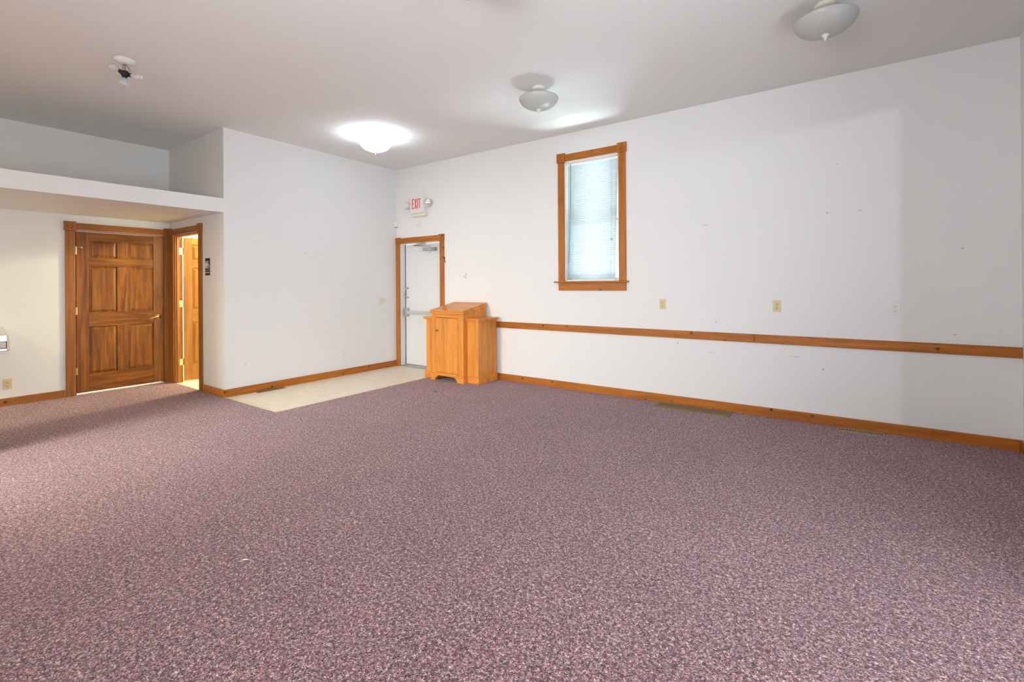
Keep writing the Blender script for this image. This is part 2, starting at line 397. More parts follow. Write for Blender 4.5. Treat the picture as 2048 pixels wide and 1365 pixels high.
# added unseen shade and closed door keep sky light out of the south openings
mb = MB(); mb.box((3.2, SY-.06, 1.1), (6.0, SY-.055, 2.8), 'white_plastic')
tag(mb.build('shade_south'), 'unseen white shade added in the window behind the camera to block sky light', 'window', kind='structure')
mb = MB(); mb.box((.6, SY-.06, 0), (1.7, SY-.02, 2.1), 'white_metal')
tag(mb.build('door_4'), 'closed white door behind the camera, added unseen to block sky light', 'door', kind='structure')
# restroom shell
mb = MB(); m_ = 'restroom_paint'
mb.box((B-.92, A+TA, 0), (B-.8, 0, 2.42), m_).box((B-.92, -.12, 0), (-.12, 0, 2.42), m_).box((B-.92, A, 0), (B-.12, A+TA, 2.42), m_)
tag(mb.build('wall_restroom'), 'bright cream walls inside the restroom', 'wall', kind='structure')
mb = MB(); mb.box((B-.92, A+TA, 2.40), (-.12, 0, 2.50), m_)
tag(mb.build('ceiling_restroom'), 'pale restroom ceiling seen above the open door', 'ceiling', kind='structure')

# ------------------------------------------------------------------ baseboards, chair rail
HB = .0905
def baseboard(name, M, u0, u1, m, label):
    mb = MB(); fbox(mb, M, u0, u1, 0, T, -.003, HB, m)
    return tag(mb.build(name, None, .004), label, 'baseboard', kind='structure')
baseboard('baseboard_north', mapN, 1.106, E_-T, 'pine_X', 'knotty pine baseboard along the foot of the north wall')
baseboard('baseboard_west', mapW, A-T, 0, 'pine_Y', 'pine baseboard behind the cream vinyl floor')
mb = MB(); mb.box((-.578, A-T, 0), (0, A, HB), 'pine_X')
tag(mb.build('baseboard_alcove_side', None, .003), 'short dark pine baseboard right of the restroom doorway', 'baseboard', kind='structure')
baseboard('baseboard_alcove_back', mapB, SY, -3.797, 'stained_trim_Y', 'dark baseboard left of the closed brown door')
mb = MB(); mb.box((E_-T, -1.40, -.003), (E_, 0, HB), 'pine_Y')
tag(mb.build('baseboard_east', None, .003), 'pine baseboard at the far right corner of the room', 'baseboard', kind='structure')
mb = MB(); fbox(mb, mapN, 1.106, 5.395, 0, T, .735, .8215, 'pine_X'); 
o = mb.build('trim_2', None, .004); tag(o, 'pine chair rail on the north wall, longer board from the podium to the joint', 'chair rail', kind='structure')
mb = MB(); fbox(mb, mapN, 5.3965, E_, 0, T, .735, .8215, 'pine_X')
o = mb.build('trim_3', None, .004); tag(o, 'pine chair rail board on the north wall right of the joint', 'chair rail', kind='structure')

# ------------------------------------------------------------------ door 1: steel exit door
d1 = thing('door_1', (.555, 0, 0), 'white steel exit door with panic bar in a pine casing', 'door', kind='structure')
for (u0, u1) in ((.006, .096), (1.012, 1.100)):
    mb = MB(); fbox(mb, mapN, u0, u1, 0, T, -.003, 2.026, 'pine_Z'); mb.build('casing', d1, .004)
mb = MB(); fbox(mb, mapN, .112, .994, 0, T, 2.035, 2.125, 'pine_X'); mb.build('head_casing', d1, .004)
corner_block(mapN, .058, 2.081, .110, 'pine_Z', d1, .024); corner_block(mapN, 1.049, 2.081, .110, 'pine_Z', d1, .024)
mb = MB()   # steel frame lining the opening
mb.box((EX0, -.004, -.003), (EX0+.006, .135, EXZ), 'white_metal').box((EX1-.006, -.004, -.003), (EX1, .135, EXZ), 'white_metal').box((EX0, -.004, EXZ-.006), (EX1, .135, EXZ), 'white_metal')
mb.box((EX1-.022, .03, 0), (EX1-.006, .10, EXZ-.006), 'white_metal').box((EX0+.006, .03, EXZ-.022), (EX1-.006, .10, EXZ-.006), 'white_metal')
mb.build('door_frame', d1, .001)
mb = MB(); mb.box((EX0+.006, .098, .022), (EX0+.018, .12, 2.02), 'dark_slot').box((EX0+.006, .104, .010), (EX1-.01, .12, .024), 'grey_rubber'); mb.build('weather_strip', d1)
mb = MB(); mb.box((EX0+.004, .0, -.003), (EX1-.004, .14, .014), 'aluminium'); mb.build('threshold', d1, .003)
mb = MB(); mb.box((EX0+.018, .100, .026), (EX1-.018, .142, 2.020), 'white_metal')
leaf = mb.build('door_leaf', d1, .002)
# panic bar
mb = MB(); mb.box((.125, .045, .822), (.200, .100, .965), 'aluminium'); mb.box((.118, .06, .85), (.126, .10, .945), 'black_plastic')
mb.box((.88, .055, .84), (.955, .10, .95), 'aluminium'); pb = mb.build('panic_bar', leaf, .008)
mb = MB(); mb.box((.190, .040, .862), (.90, .075, .918), 'stainless'); pbb = mb.build('push_rail', leaf, .006)
mb = MB(); mb.cyl((.66, .038, .885), (.66, .041, .885), .005, 'dark_slot'); mb.build('bar_screw', leaf)
# pull handle
mb = MB(); pts = [(.165, .100, 1.292), (.160, .072, 1.288), (.135, .052, 1.265), (.128, .048, 1.215), (.135, .052, 1.165), (.160, .072, 1.142), (.165, .100, 1.138)]
mb.tube(pts, .007, 'aluminium').box((.148, .094, 1.278), (.186, .101, 1.312), 'aluminium').box((.148, .094, 1.120), (.186, .101, 1.152), 'aluminium')
mb.build('pull_handle', leaf)
# closer
mb = MB(); mb.box((.57, .045, 1.895), (.845, .100, 1.945), 'aluminium').cyl((.69, .075, 1.90), (.69, .075, 1.872), .018, 'aluminium').box((.77, .040, 1.893), (.848, .101, 1.948), 'grey_rubber')
mb.build('door_closer', leaf, .006)
mb = MB(); mb.tube([(.71, .07, 1.95), (.71, .07, 1.975), (.40, .01, 1.990)], .008, 'aluminium').tube([(.40, .01, 1.992), (.60, .02, 2.022)], .008, 'aluminium').box((.56, .0, 2.010), (.66, .04, 2.030), 'aluminium')
mb.build('closer_arm', leaf)

# ------------------------------------------------------------------ six-panel door leaves
def six_panel(mb_parent, M, u0, u1, d_face, z0, z1, mv, mh, stile=.118, mull=.108, dth=.036, front=True):
    """M maps (u, d, z); d_face = plane of the visible face, leaf lies behind it"""
    def bx(mbx, a0, a1, b0, b1, c0, c1, m): mbx.box(M(a0, b0, c0), M(a1, b1, c1), m)
    um = (u0+u1)/2
    rows = [(z0+.225, z0+.822), (z0+1.000, z0+1.588), (z0+1.698, z0+1.918)]
    mb = MB()
    for a0, a1 in ((u0, u0+stile), (u1-stile, u1)): bx(mb, a0, a1, d_face-dth, d_face, z0, z1, mv)
    zz = [z0]+[v_ for r_ in rows for v_ in r_]+[z1]
    for i in range(0, len(zz), 2): bx(mb, u0+stile, u1-stile, d_face-dth+.0005, d_face-.0005, zz[i], zz[i+1], mh)
    for (c0, c1) in rows: bx(mb, um-mull/2, um+mull/2, d_face-dth+.001, d_face-.001, c0, c1, mv)
    lf = mb.build('door_leaf', mb_parent, .003)
    for (c0, c1) in rows:
        for (a0, a1) in ((u0+stile, um-mull/2), (um+mull/2, u1-stile)):
            mb = MB(); k = mb.mi(mv); g = .034; e = .004
            def ring(ins, d): return [mb.bm.verts.new(M(*q)) for q in ((a0+ins, d, c0+ins), (a1-ins, d, c0+ins), (a1-ins, d, c1-ins), (a0+ins, d, c1-ins))]
            for df, sg in ((d_face, -1), (d_face-dth, 1)):
                rs = [ring(-.004, df+sg*.014), ring(e, df+sg*.014), ring(e+.004, df+sg*.013), ring(g, df+sg*.0045), ring(g+.002, df+sg*.003)]
                fs = []
                for r_a, r_b in zip(rs, rs[1:]):
                    for i in range(4): fs.append(mb.bm.faces.new((r_a[i], r_a[(i+1) % 4], r_b[(i+1) % 4], r_b[i])))
                fs.append(mb.bm.faces.new(rs[-1]))
                nd = Vector(M(0, 1, 0))-Vector(M(0, 0, 0)); want = nd*(-sg)
                for f_ in fs:
                    f_.normal_update()
                    f_.material_index = k
                    if f_.normal.dot(want) < 0: f_.normal_flip()
            mb.build('panel', lf)
    return lf
def lever(M, u, z, side, parent):
    mb = MB(); ax = axis_of(M)
    mb.lathe([(0, 0), (.033, 0), (.033, .006), (.026, .011), (.012, .013), (.010, .045), (0, .045)], M(u, 0, z), 'brass', ax, 28)
    pts = []
    for i in range(9):
        t_ = i/8; pts.append(M(u+side*(.11*t_), .045, z+.006*math.sin(t_*PI*1.6)-.014*t_*t_))
    mb.tube(pts, .0075, 'brass')
    return mb.build('lever_handle', parent)
def hinge(M, u, z, parent):
    mb = MB(); mb.cyl(M(u, .006, z-.045), M(u, .006, z+.045), .006, 'brass', 12)
    fbox(mb, M, u-.012, u+.012, -.004, .002, z-.045, z+.045, 'brass')
    return mb.build('hinge', parent)

# door 2: closed brown door in the alcove
d2 = thing('door_2', (B, (BY0+BY1)/2, 0), 'closed dark brown six panel door in the alcove', 'door', kind='structure')
mb = MB(); fbox(mb, mapB, -3.790, BY0+.004, 0, T, -.003, 2.048, 'stained_trim_Z'); mb.build('casing', d2, .004)
mb = MB(); fbox(mb, mapB, BY1-.004, A-.004, 0, T, -.003, 2.048, 'stained_trim_Z'); mb.build('casing', d2, .004)
mb = MB(); fbox(mb, mapB, -3.688, -2.764, 0, T, 2.066, 2.147, 'stained_trim_Y'); mb.build('head_casing', d2, .004)
corner_block(mapB, -3.745, 2.106, .112, 'stained_trim_Z', d2)
mb = MB(); fbox(mb, mapB, -2.766, A-.004, 0, .030, 2.050, 2.162, 'stained_trim_Z'); mb.lathe([(0, .003), (.008, .003), (.013, -.001), (.02, .003), (.025, 0)], mapB(-2.735, .0305, 2.106), 'stained_trim_Z', (1, 0, 0)); mb.build('corner_block', d2, .002)
mb = MB()
fbox(mb, mapB, BY0, BY0+.012, -.11, .0, 0, BZ, 'stained_trim_Z'); fbox(mb, mapB, BY1-.012, BY1, -.11, .0, 0, BZ, 'stained_trim_Z'); fbox(mb, mapB, BY0, BY1, -.11, 0, BZ-.012, BZ, 'stained_trim_Y')
fbox(mb, mapB, BY0+.012, BY0+.024, -.11, -.044, 0, BZ-.012, 'stained_trim_Z'); fbox(mb, mapB, BY1-.024, BY1-.012, -.11, -.044, 0, BZ-.012, 'stained_trim_Z')
mb.build('jamb', d2)
lf2 = six_panel(d2, mapB, BY0+.017, BY1-.015, -.004, .022, 2.045, 'walnut_vertical', 'walnut_horizontal')
mb = MB(); fbox(mb, mapB, BY0+.012, BY1-.012, -.10, -.002, -.002, .010, 'gold_threshold'); mb.build('threshold', d2, .003)
lever(lambda u, d, z: (B-.004+d, u, z), -2.832, .930, -1, lf2)
for z in (1.80, 1.05, .30): hinge(mapB, BY0+.014, z, lf2)
mb = MB(); mb.tube([mapB(BY0+.014, .008, 1.850), mapB(BY0+.05, .03, 1.848), mapB(BY0+.066, .022, 1.846)], .004, 'brass').lathe([(0, 0), (.009, 0), (.009, .014), (0, .014)], mapB(BY0+.068, .008, 1.845), 'white_plastic', (1, 0, 0), 14).lathe([(0, 0), (.009, 0), (.009, .008), (0, .008)], mapB(BY0+.012, .014, 1.852), 'brass', (1, 0, 0), 14)
mb.build('hinge_pin_stop', lf2)

# door 3: open restroom door
d3 = thing('door_3', ((RX0+RX1)/2, A, 0), 'half open honey brown restroom door in the side of the alcove', 'door', kind='structure')
mb = MB(); fbox(mb, mapA, -.684, -.594, 0, T, -.003, 2.048, 'stained_trim_Z'); mb.build('casing', d3, .004)
mb = MB(); fbox(mb, mapA, B+T+.002, -1.492, 0, T, -.003, 2.048, 'stained_trim_Z'); mb.build('casing', d3, .004)
mb = MB(); fbox(mb, mapA, -1.560, -.700, 0, T, 2.066, 2.147, 'stained_trim_X'); mb.build('head_casing', d3, .004)
corner_block(mapA, -.640, 2.106, .112, 'stained_trim_Z', d3)
mb = MB(); fbox(mb, mapA, B+.034, -1.562, 0, .028, 2.050, 2.162, 'stained_trim_Z'); mb.build('corner_block', d3, .002)
mb = MB()
mb.box((RX0-.001, A-.001, 0), (RX0+.014, A+TA+.003, RZ), 'stained_trim_Z').box((RX1-.014, A-.001, 0), (RX1+.001, A+TA+.003, RZ), 'stained_trim_Z').box((RX0, A-.001, RZ-.014), (RX1, A+TA+.003, RZ), 'stained_trim_X')
mb.box((RX0+.014, A+.020, 0), (RX0+.026, A+.048, RZ-.014), 'stained_trim_Z').box((RX1-.026, A+.020, 0), (RX1-.014, A+.048, RZ-.014), 'stained_trim_Z')
mb.build('jamb', d3, .002)
for z in (1.845, 1.105, .285):
    mb = MB(); mb.box((RX0+.0135, A+.049, z-.045), (RX0+.017, A+.088, z+.045), 'brass').cyl((RX0+.020, A+.094, z-.045), (RX0+.020, A+.094, z+.045), .006, 'brass', 12)
    mb.build('hinge', d3)
ang = math.radians(73); hx, hy = RX0+.018, A+.096
cu, su = math.cos(ang), math.sin(ang)
# u along leaf from hinge, d towards the camera side (+X)
mapL = lambda u, d, z: (hx+u*cu+d*su, hy+u*su-d*cu, z)
class MBL(MB): pass
_box = MB.box
def lbox(self, p0, p1, m, rot=None, piv=None): return _box(self, p0, p1, m, rot, piv)
# build the leaf axis-aligned about the hinge, then swing the whole leaf
lf3 = six_panel(d3, lambda u, d, z: (hx+u, hy-d, z), .004, .775, .020, .022, 2.036, 'honey_vertical', 'honey_horizontal', stile=.098)
def swing(o, base):
    mtx = Matrix.Translation(Vector((hx, hy, 0))-base) @ Matrix.Rotation(ang, 4, 'Z') @ Matrix.Translation(base-Vector((hx, hy, 0)))
    o.data.transform(mtx)
    for ch in o.children: swing(ch, base)
swing(lf3, world_loc(d3))

# ------------------------------------------------------------------ window 1
w1 = thing('window_1', (3.582, 0, 1.36), 'tall narrow window with pine casing and closed white mini blind', 'window', kind='structure')
for (u0, u1) in ((3.124, 3.214), (3.950, 4.040)):
    mb = MB(); fbox(mb, mapN, u0, u1, 0, T, 1.380, 2.912, 'pine_Z'); mb.build('casing', w1, .004)
mb = MB(); fbox(mb, mapN, 3.226, 3.938, 0, T, 2.920, 3.008, 'pine_X'); mb.build('head_casing', w1, .004)
corner_block(mapN, 3.169, 2.969, .115, 'pine_Z', w1, .026); corner_block(mapN, 3.995, 2.969, .115, 'pine_Z', w1, .026)
mb = MB(); mb.box((3.072, -.050, 1.360), (4.072, .0, 1.380), 'pine_X'); mb.build('window_sill', w1, .004)
mb = MB(); fbox(mb, mapN, 3.124, 4.040, 0, T, 1.262, 1.360, 'pine_X'); mb.build('apron', w1, .004)
mb = MB(); mb.box((WX0, 0, WZ0), (WX0+.012, .135, WZ1), 'white_plastic').box((WX1-.012, 0, WZ0), (WX1, .135, WZ1), 'white_plastic').box((WX0, 0, WZ1-.012), (WX1, .135, WZ1), 'white_plastic').box((WX0, 0, WZ0), (WX1, .135, WZ0+.010), 'white_plastic')
mb.build('window_jamb', w1)
zm = (WZ0+WZ1)/2-.02
for nm, z0, z1, y0 in (('lower_sash', WZ0+.01, zm+.03, .085), ('upper_sash', zm-.01, WZ1-.012, .110)):
    mb = MB(); x0, x1 = WX0+.012, WX1-.012
    mb.box((x0, y0, z0), (x0+.035, y0+.022, z1), 'white_plastic').box((x1-.035, y0, z0), (x1, y0+.022, z1), 'white_plastic').box((x0, y0, z0), (x1, y0+.022, z0+.038), 'white_plastic').box((x0, y0, z1-.038), (x1, y0+.022, z1), 'white_plastic')
    sh = mb.build(nm, w1, .002)
    mb = MB(); mb.box((x0+.03, y0+.009, z0+.03), (x1-.03, y0+.013, z1-.03), 'window_glass'); mb.build('pane', sh)
# the blind hangs inside the opening and is a thing of its own
bl = thing('mini_blind', (3.58, .045, WZ1-.014), 'closed white mini blind hanging slightly askew in the window', 'blind')
mb = MB(); mb.box((WX0+.016, .030, WZ1-.040), (WX1-.016, .060, WZ1-.013), 'white_plastic'); mb.build('head_rail', bl, .002)
nsl = 68; zt, zb_ = WZ1-.055, WZ0+.040
lean = lambda z: -.046*((zt-z)/(zt-zb_))
mb = MB(); tilt = Matrix.Rotation(math.radians(62), 3, 'X')
for i in range(nsl):
    z = zt+(zb_-zt)*i/(nsl-1); dx = lean(z)
    x0, x1 = WX0+.030+dx*.35, WX1-.026+dx
    a = math.radians(60); k = mb.mi('blind_slat'); row = []
    for j in range(4):
        t_ = (j/3-.5)*.0255; bow = .0018*(1-(2*(j/3)-1)**2)
        y = .046+t_*math.cos(a)-bow*math.sin(a); zz_ = z-t_*math.sin(a)-bow*math.cos(a)*0
        row.append((mb.bm.verts.new((x0, y, zz_)), mb.bm.verts.new((x1, y, zz_))))
    for r_a, r_b in zip(row, row[1:]):
        f_ = mb.bm.faces.new((r_a[0], r_a[1], r_b[1], r_b[0])); f_.material_index = k; f_.smooth = True
o = mb.build('slats', bl); md = o.modifiers.new('thickness', 'SOLIDIFY'); md.thickness = .0004
mb = MB(); mb.box((WX0+.030-.016, .034, zb_-.030), (WX1-.030-.048, .056, zb_-.016), 'white_plastic'); mb.build('bottom_rail', bl, .002)
for u in (.10, .62):
    mb = MB(); mb.tube([(WX0+.03+u, .030, zt+.03), (WX0+.03+u-.040, .030, zb_-.02)], .0011, 'cord', 6); mb.build('ladder_cord', bl)
mb = MB(); mb.tube([(3.290, .020, WZ1-.03), (3.288, .016, 2.3), (3.262, .016, 1.60)], .0045, 'wand_plastic', 8); mb.build('tilt_wand', bl)
mb = MB(); mb.tube([(3.835, .020, WZ1-.03), (3.838, .018, 1.90)], .0014, 'cord', 6).tube([(3.850, .020, WZ1-.03), (3.852, .018, 1.895)], .0014, 'cord', 6)
mb.lathe([(0, 0), (.006, .002), (.004, .022), (0, .024)], (3.838, .018, 1.877), 'grey_rubber', (0, 0, 1), 10).lathe([(0, 0), (.006, .002), (.004, .022), (0, .024)], (3.853, .018, 1.872), 'grey_rubber', (0, 0, 1), 10)
mb.build('pull_cord', bl)

# ------------------------------------------------------------------ oak podium
PX0, PX1, PW0, PW1 = 1.335, 1.922, 1.140, 2.122       # centre box, wings
YB, YF, YW = -.030, -.515, -.438
pod = thing('podium', (1.63, -.27, 0), 'golden oak podium with slanted top, side wings and cabinet door', 'podium')
zc_f, zc_b = .950, 1.040
mb = MB()
# centre carcass with slanted upper edge
for x0, x1 in ((PX0, PX0+.02), (PX1-.02, PX1)):
    mb.prism([(x0, YF+.02, .0), (x0, YB, .0), (x0, YB, zc_b), (x0, YF+.02, zc_f)], (x1-x0, 0, 0), 'oak_Z')
mb.box((PX0+.02, YB-.02, .02), (PX1-.02, YB, zc_b-.005), 'oak_Z')
mb.box((PX0, YF, .0), (PX0+.070, YF+.02, zc_f), 'oak_Z').box((PX1-.095, YF, .0), (PX1, YF+.02, zc_f), 'oak_Z')
mb.box((PX0+.02, YF+.02, .090), (PX1-.02, YB-.02, .108), 'oak_X')
mb.box((PX0+.07, YF+.001, .885), (PX1-.095, YF+.02, zc_f), 'oak_X').box((PX0+.07, YF+.001, .085), (PX1-.095, YF+.02, .115), 'oak_X')
mb.build('body', pod, .003)
mb = MB()   # recessed side panel frame above the wing
for x0 in (PX1,):
    mb.prism([(x0, YB, .885), (x0, YB-.055, .885), (x0, YB-.055, 1.025), (x0, YB, 1.038)], (.008, 0, 0), 'oak_Z')
    mb.prism([(x0, YF, .885), (x0, YF+.075, .885), (x0, YF+.075, .960), (x0, YF, .945)], (.008, 0, 0), 'oak_Z')
    mb.prism([(x0, YF+.075, .925), (x0, YB-.055, .990), (x0, YB-.055, 1.030), (x0, YF+.075, .962)], (.008, 0, 0), 'oak_Z')
mb.build('side_frame', pod, .002)
mb = MB(); mb.box((PX0+.073, YF-.001, .118), (PX1-.098, YF+.018, .881), 'oak_Z')
pd = mb.build('cabinet_door', pod, .002)
mb = MB(); mb.lathe([(0, 0), (.010, 0), (.007, .010), (.013, .016), (.017, .022), (.014, .028), (0, .030)], (PX0+.100, YF-.001, .700), 'brown_metal', (0, -1, 0), 20); mb.build('knob', pd)
for z in (.76, .22):
    mb = MB(); mb.cyl((PX1-.0965, YF-.003, z-.03), (PX1-.0965, YF-.003, z+.03), .0035, 'brown_metal', 10); mb.build('hinge', pd)
for x0, x1, wx in ((PW0, PX0, -1), (PX1, PW1, 1)):
    mb = MB(); mb.box((x0, YW, .0), (x1, YB, .850), 'oak_Z'); wing = mb.build('side_wing', pod, .003)
    mb = MB(); a0, a1 = (x0-.028, x1) if wx < 0 else (x0, x1+.028)
    mb.box((a0, YW-.028, .848), (a1, YB, .866), 'oak_X').box((a0 if wx > 0 else a0-.006, YW-.034, .866), (a1+(.006 if wx > 0 else 0), YB, .886), 'oak_X')
    mb.build('wing_top', wing, .006, 3)
    mb = MB(); b0, b1 = (x0-.018, x1) if wx < 0 else (x0, x1+.018)
    if wx > 0: mb.box((b0, YW-.018, 0), (b1, YW, .098), 'oak_X').box((x1, YW, 0), (b1, YB, .098), 'oak_X')
    else: mb.box((b0, YW-.018, 0), (b1, YW, .098), 'oak_X').box((b0, YW, 0), (x0, YB, .098), 'oak_X')
    mb.build('wing_plinth', wing, .004)
# plinth with a shaped cut-out
yo = YF-.018; pts = [(PX0-.018, 0), (PX0+.068, 0), (PX0+.075, .012), (PX0+.082, .034), (PX0+.098, .050), (PX0+.122, .060), (PX0+.128, .070),
    (PX1-.158, .070), (PX1-.152, .060), (PX1-.128, .050), (PX1-.112, .034), (PX1-.105, .012), (PX1-.098, 0), (PX1+.018, 0), (PX1+.018, .098), (PX1-.100, .098), (PX1-.100, .112), (PX0+.075, .112), (PX0+.075, .098), (PX0-.018, .098)]
mb = MB(); mb.prism([(x, yo, z) for x, z in pts], (0, .018, 0), 'oak_X')
mb.box((PX0-.018, yo+.018, 0), (PX0, YW-.019, .098), 'oak_X').box((PX1, yo+.018, 0), (PX1+.018, YW-.019, .098), 'oak_X')
mb.build('plinth', pod, .003)
# slanted top
sl = (zc_b-zc_f)/(YB-(YF+.02)); 
def ztop(y): return zc_f+.002+sl*(y-(YF+.02))
def slab(mbx, x0, x1, y0, y1, h0, h1, m): mbx.prism([(x0, y0, ztop(y0)+h0), (x0, y1, ztop(y1)+h0), (x0, y1, ztop(y1)+h1), (x0, y0, ztop(y0)+h1)], (x1-x0, 0, 0), m)
mb = MB(); slab(mb, PX0-.028, PX1+.028, YF-.030, YB+.006, 0, .024, 'oak_X'); slab(mb, PX0-.020, PX1+.020, YF-.020, YB+.004, .024, .045, 'oak_X')
mb.build('slanted_top', pod, .005, 3)

# ------------------------------------------------------------------ floor registers
def register(name, x0, x1, y0, y1, m, slots, label, axis='X', rows=1, z=0):
    t_ = thing(name, ((x0+x1)/2, (y0+y1)/2, z), label, 'floor vent')
    mb = MB(); h_ = .006; bd = .012
    mb.box((x0, y0, z-.002), (x1, y0+bd, z+h_), m).box((x0, y1-bd, z-.002), (x1, y1, z+h_), m).box((x0, y0, z-.002), (x0+bd, y1, z+h_), m).box((x1-bd, y0, z-.002), (x1, y1, z+h_), m)
    mb.build('frame', t_, .002)
    mb = MB(); mb.box((x0+bd, y0+bd, z-.003), (x1-bd, y1-bd, z-.0005+.0015), 'dark_slot' if slots < 60 else m); mb.build('duct', t_)
    mb = MB(); n_ = slots
    if axis == 'X':
        step = (x1-x0-2*bd)/n_
        for i in range(n_+1): 
            xx = x0+bd+i*step; mb.box((xx-step*.28, y0+bd, z+.001), (xx+step*.28, y1-bd, z+h_-.001), m)
        for j in range(1, rows+1):
            yy = y0+(y1-y0)*j/(rows+1); mb.box((x0+bd, yy-.005, z+.001), (x1-bd, yy+.005, z+h_-.0005), m)
        for yy0, yy1 in ((y0+bd, y0+bd+.016), (y1-bd-.016, y1-bd)): mb.box((x0+bd, yy0, z+.001), (x1-bd, yy1, z+h_-.0006), m)
    else:
        step = (y1-y0-2*bd)/n_
        for i in range(n_+1):
            yy = y0+bd+i*step; mb.box((x0+bd, yy-step*.28, z+.001), (x1-bd, yy+step*.28, z+h_-.001), m)
    mb.build('grille', t_)
    return t_
register('floor_grille', 4.432, 5.198, -.262, -.034, 'brown_metal', 76, 'long wide brown floor grille in the carpet by the north wall', rows=2)
register('floor_register', 6.085, 6.430, -.165, -.045, 'tan_metal', 22, 'small tan floor register with dark slots near the right corner', rows=0)
register('floor_register', .022, .112, -2.345, -1.995, 'brown_metal', 20, 'dark narrow floor register in the cream vinyl by the baseboard', axis='Y', z=-.004)

# ------------------------------------------------------------------ outlets and switch
def outlet(M, u, z, m, label, group):
    t_ = thing('wall_outlet', M(u, 0, z), label, 'outlet', group)
    mb = MB(); fbox(mb, M, u-.035, u+.035, 0, .006, z-.0575, z+.0575, m); pl = mb.build('cover_plate', t_, .003)
    ax = axis_of(M)
    for dz in (.0195, -.0195):
        mb = MB(); mb.lathe([(0, .0085), (.0155, .0085), (.0165, .0075), (.0165, .005)], M(u, 0, z+dz), m, ax, 24); r_ = mb.build('receptacle', t_)
        mb = MB(); fbox(mb, M, u-.0078, u-.0058, .0082, .0092, z+dz-.001, z+dz+.007, 'dark_slot'); fbox(mb, M, u+.0055, u+.0080, .0082, .0092, z+dz, z+dz+.006, 'dark_slot')
        mb.lathe([(0, .0092), (.0026, .0092), (.0026, .008)], M(u, 0, z+dz-.0085), 'dark_slot', ax, 12); mb.build('slots', r_)
    mb = MB(); mb.lathe([(0, .0075), (.003, .0072), (.003, .005)], M(u, 0, z), 'aluminium', ax, 12); mb.build('screw', t_)
    return t_
g_ = 'duplex outlets on the north wall'
o1 = outlet(mapN, 4.466, 1.110, 'almond_plastic', 'leftmost yellowed outlet on the north wall, below the window', g_)
dup(o1, mapN(5.600, 0, 1.112), 'yellowed outlet in the middle of the north wall above the rail')
outlet(mapN, 6.512, 1.110, 'white_plastic', 'white outlet on the north wall, rightmost above the rail', g_)
outlet(mapB, -4.281, .250, 'almond_plastic', 'yellowed outlet low on the alcove rear wall left of the door', None)
sw = thing('light_switch', (0, -.304, 1.093), 'cream double light switch on the west wall left of the exit door', 'light switch')
mb = MB(); fbox(mb, mapW, -.362, -.246, 0, .006, 1.035, 1.151, 'cream_plastic'); mb.build('cover_plate', sw, .003)
for u in (-.327, -.281):
    mb = MB(); fbox(mb, mapW, u-.006, u+.006, .005, .0075, 1.079, 1.107, 'almond_plastic'); mb.box((.006, u-.004, 1.088), (.018, u+.004, 1.100), 'almond_plastic', Matrix.Rotation(math.radians(-20), 3, 'Y')); mb.build('toggle', sw, .001)

# ------------------------------------------------------------------ exit sign with emergency lamps
ex = thing('exit_sign', (.585, 0, 2.60), 'white EXIT sign with red letters and two emergency lamps', 'exit sign')
SX0, SX1, SZ0, SZ1, SYF = .425, .742, 2.492, 2.752, -.085
mb = MB(); mb.box((SX0, SYF, SZ0), (SX1, 0, SZ1), 'white_plastic'); mb.build('housing', ex, .006)
mb = MB(); mb.box((SX0+.02, SYF+.012, 2.445), (SX1+.012, 0, 2.491), 'cream_plastic'); mb.build('battery_tray', ex, .006)
# condensed letters
lx0, lw, gp, lz0, lz1, st = SX0+.055, .046, .0125, 2.567, 2.722, .0145
yy = SYF-.0025
def letter(ch, x):
    mb = MB(); q = lambda x0, x1, z0, z1: mb.box((x0, yy, z0), (x1, yy+.004, z1), 'exit_red')
    if ch == 'E':
        q(x, x+st, lz0, lz1); q(x+st, x+lw, lz1-st, lz1); q(x+st, x+lw*.88, (lz0+lz1)/2-st/2, (lz0+lz1)/2+st/2); q(x+st, x+lw, lz0, lz0+st)
    elif ch == 'I': q(x, x+st*1.1, lz0, lz1)
    elif ch == 'T': q(x, x+lw, lz1-st, lz1); q(x+lw/2-st/2, x+lw/2+st/2, lz0, lz1-st)
    else:
        for s_ in (0, 1):
            a, b_ = (x, x+lw-st) if s_ == 0 else (x+lw-st, x)
            mb.prism([(a, yy+.0004*s_, lz0), (a+st, yy+.0004*s_, lz0), (b_+st, yy+.0004*s_, lz1), (b_, yy+.0004*s_, lz1)], (0, .003, 0), 'exit_red')
    mb.build('letter_'+ch.lower(), ex)
x = lx0
for ch in 'EXIT':
    letter(ch, x); x += (st*1.1 if ch == 'I' else lw)+gp
def head(c, ax):
    ax = Vector(ax).normalized(); c = Vector(c)
    mb = MB(); mb.lathe([(0, -.060), (.030, -.055), (.052, -.030), (.062, .0), (.066, .012), (.062, .014), (.055, .010)], c, 'fixture_enamel', ax, 32); h_ = mb.build('lamp_head', ex)
    mb = MB(); mb.lathe([(0, .020), (.025, .018), (.045, .012), (.055, .006)], c, 'lens_glass', ax, 32); mb.build('lens', h_)
head((.812, -.082, 2.646), (.36, -.90, -.10)); head((.342, -.075, 2.640), (-.86, -.42, .22))
mb = MB(); mb.cyl((.742, -.045, 2.60), (.835, -.045, 2.63), .012, 'cream_plastic'); mb.build('lamp_arm', ex)
mb = MB(); mb.cyl((.425, -.045, 2.60), (.36, -.045, 2.625), .012, 'cream_plastic'); mb.build('lamp_arm', ex)

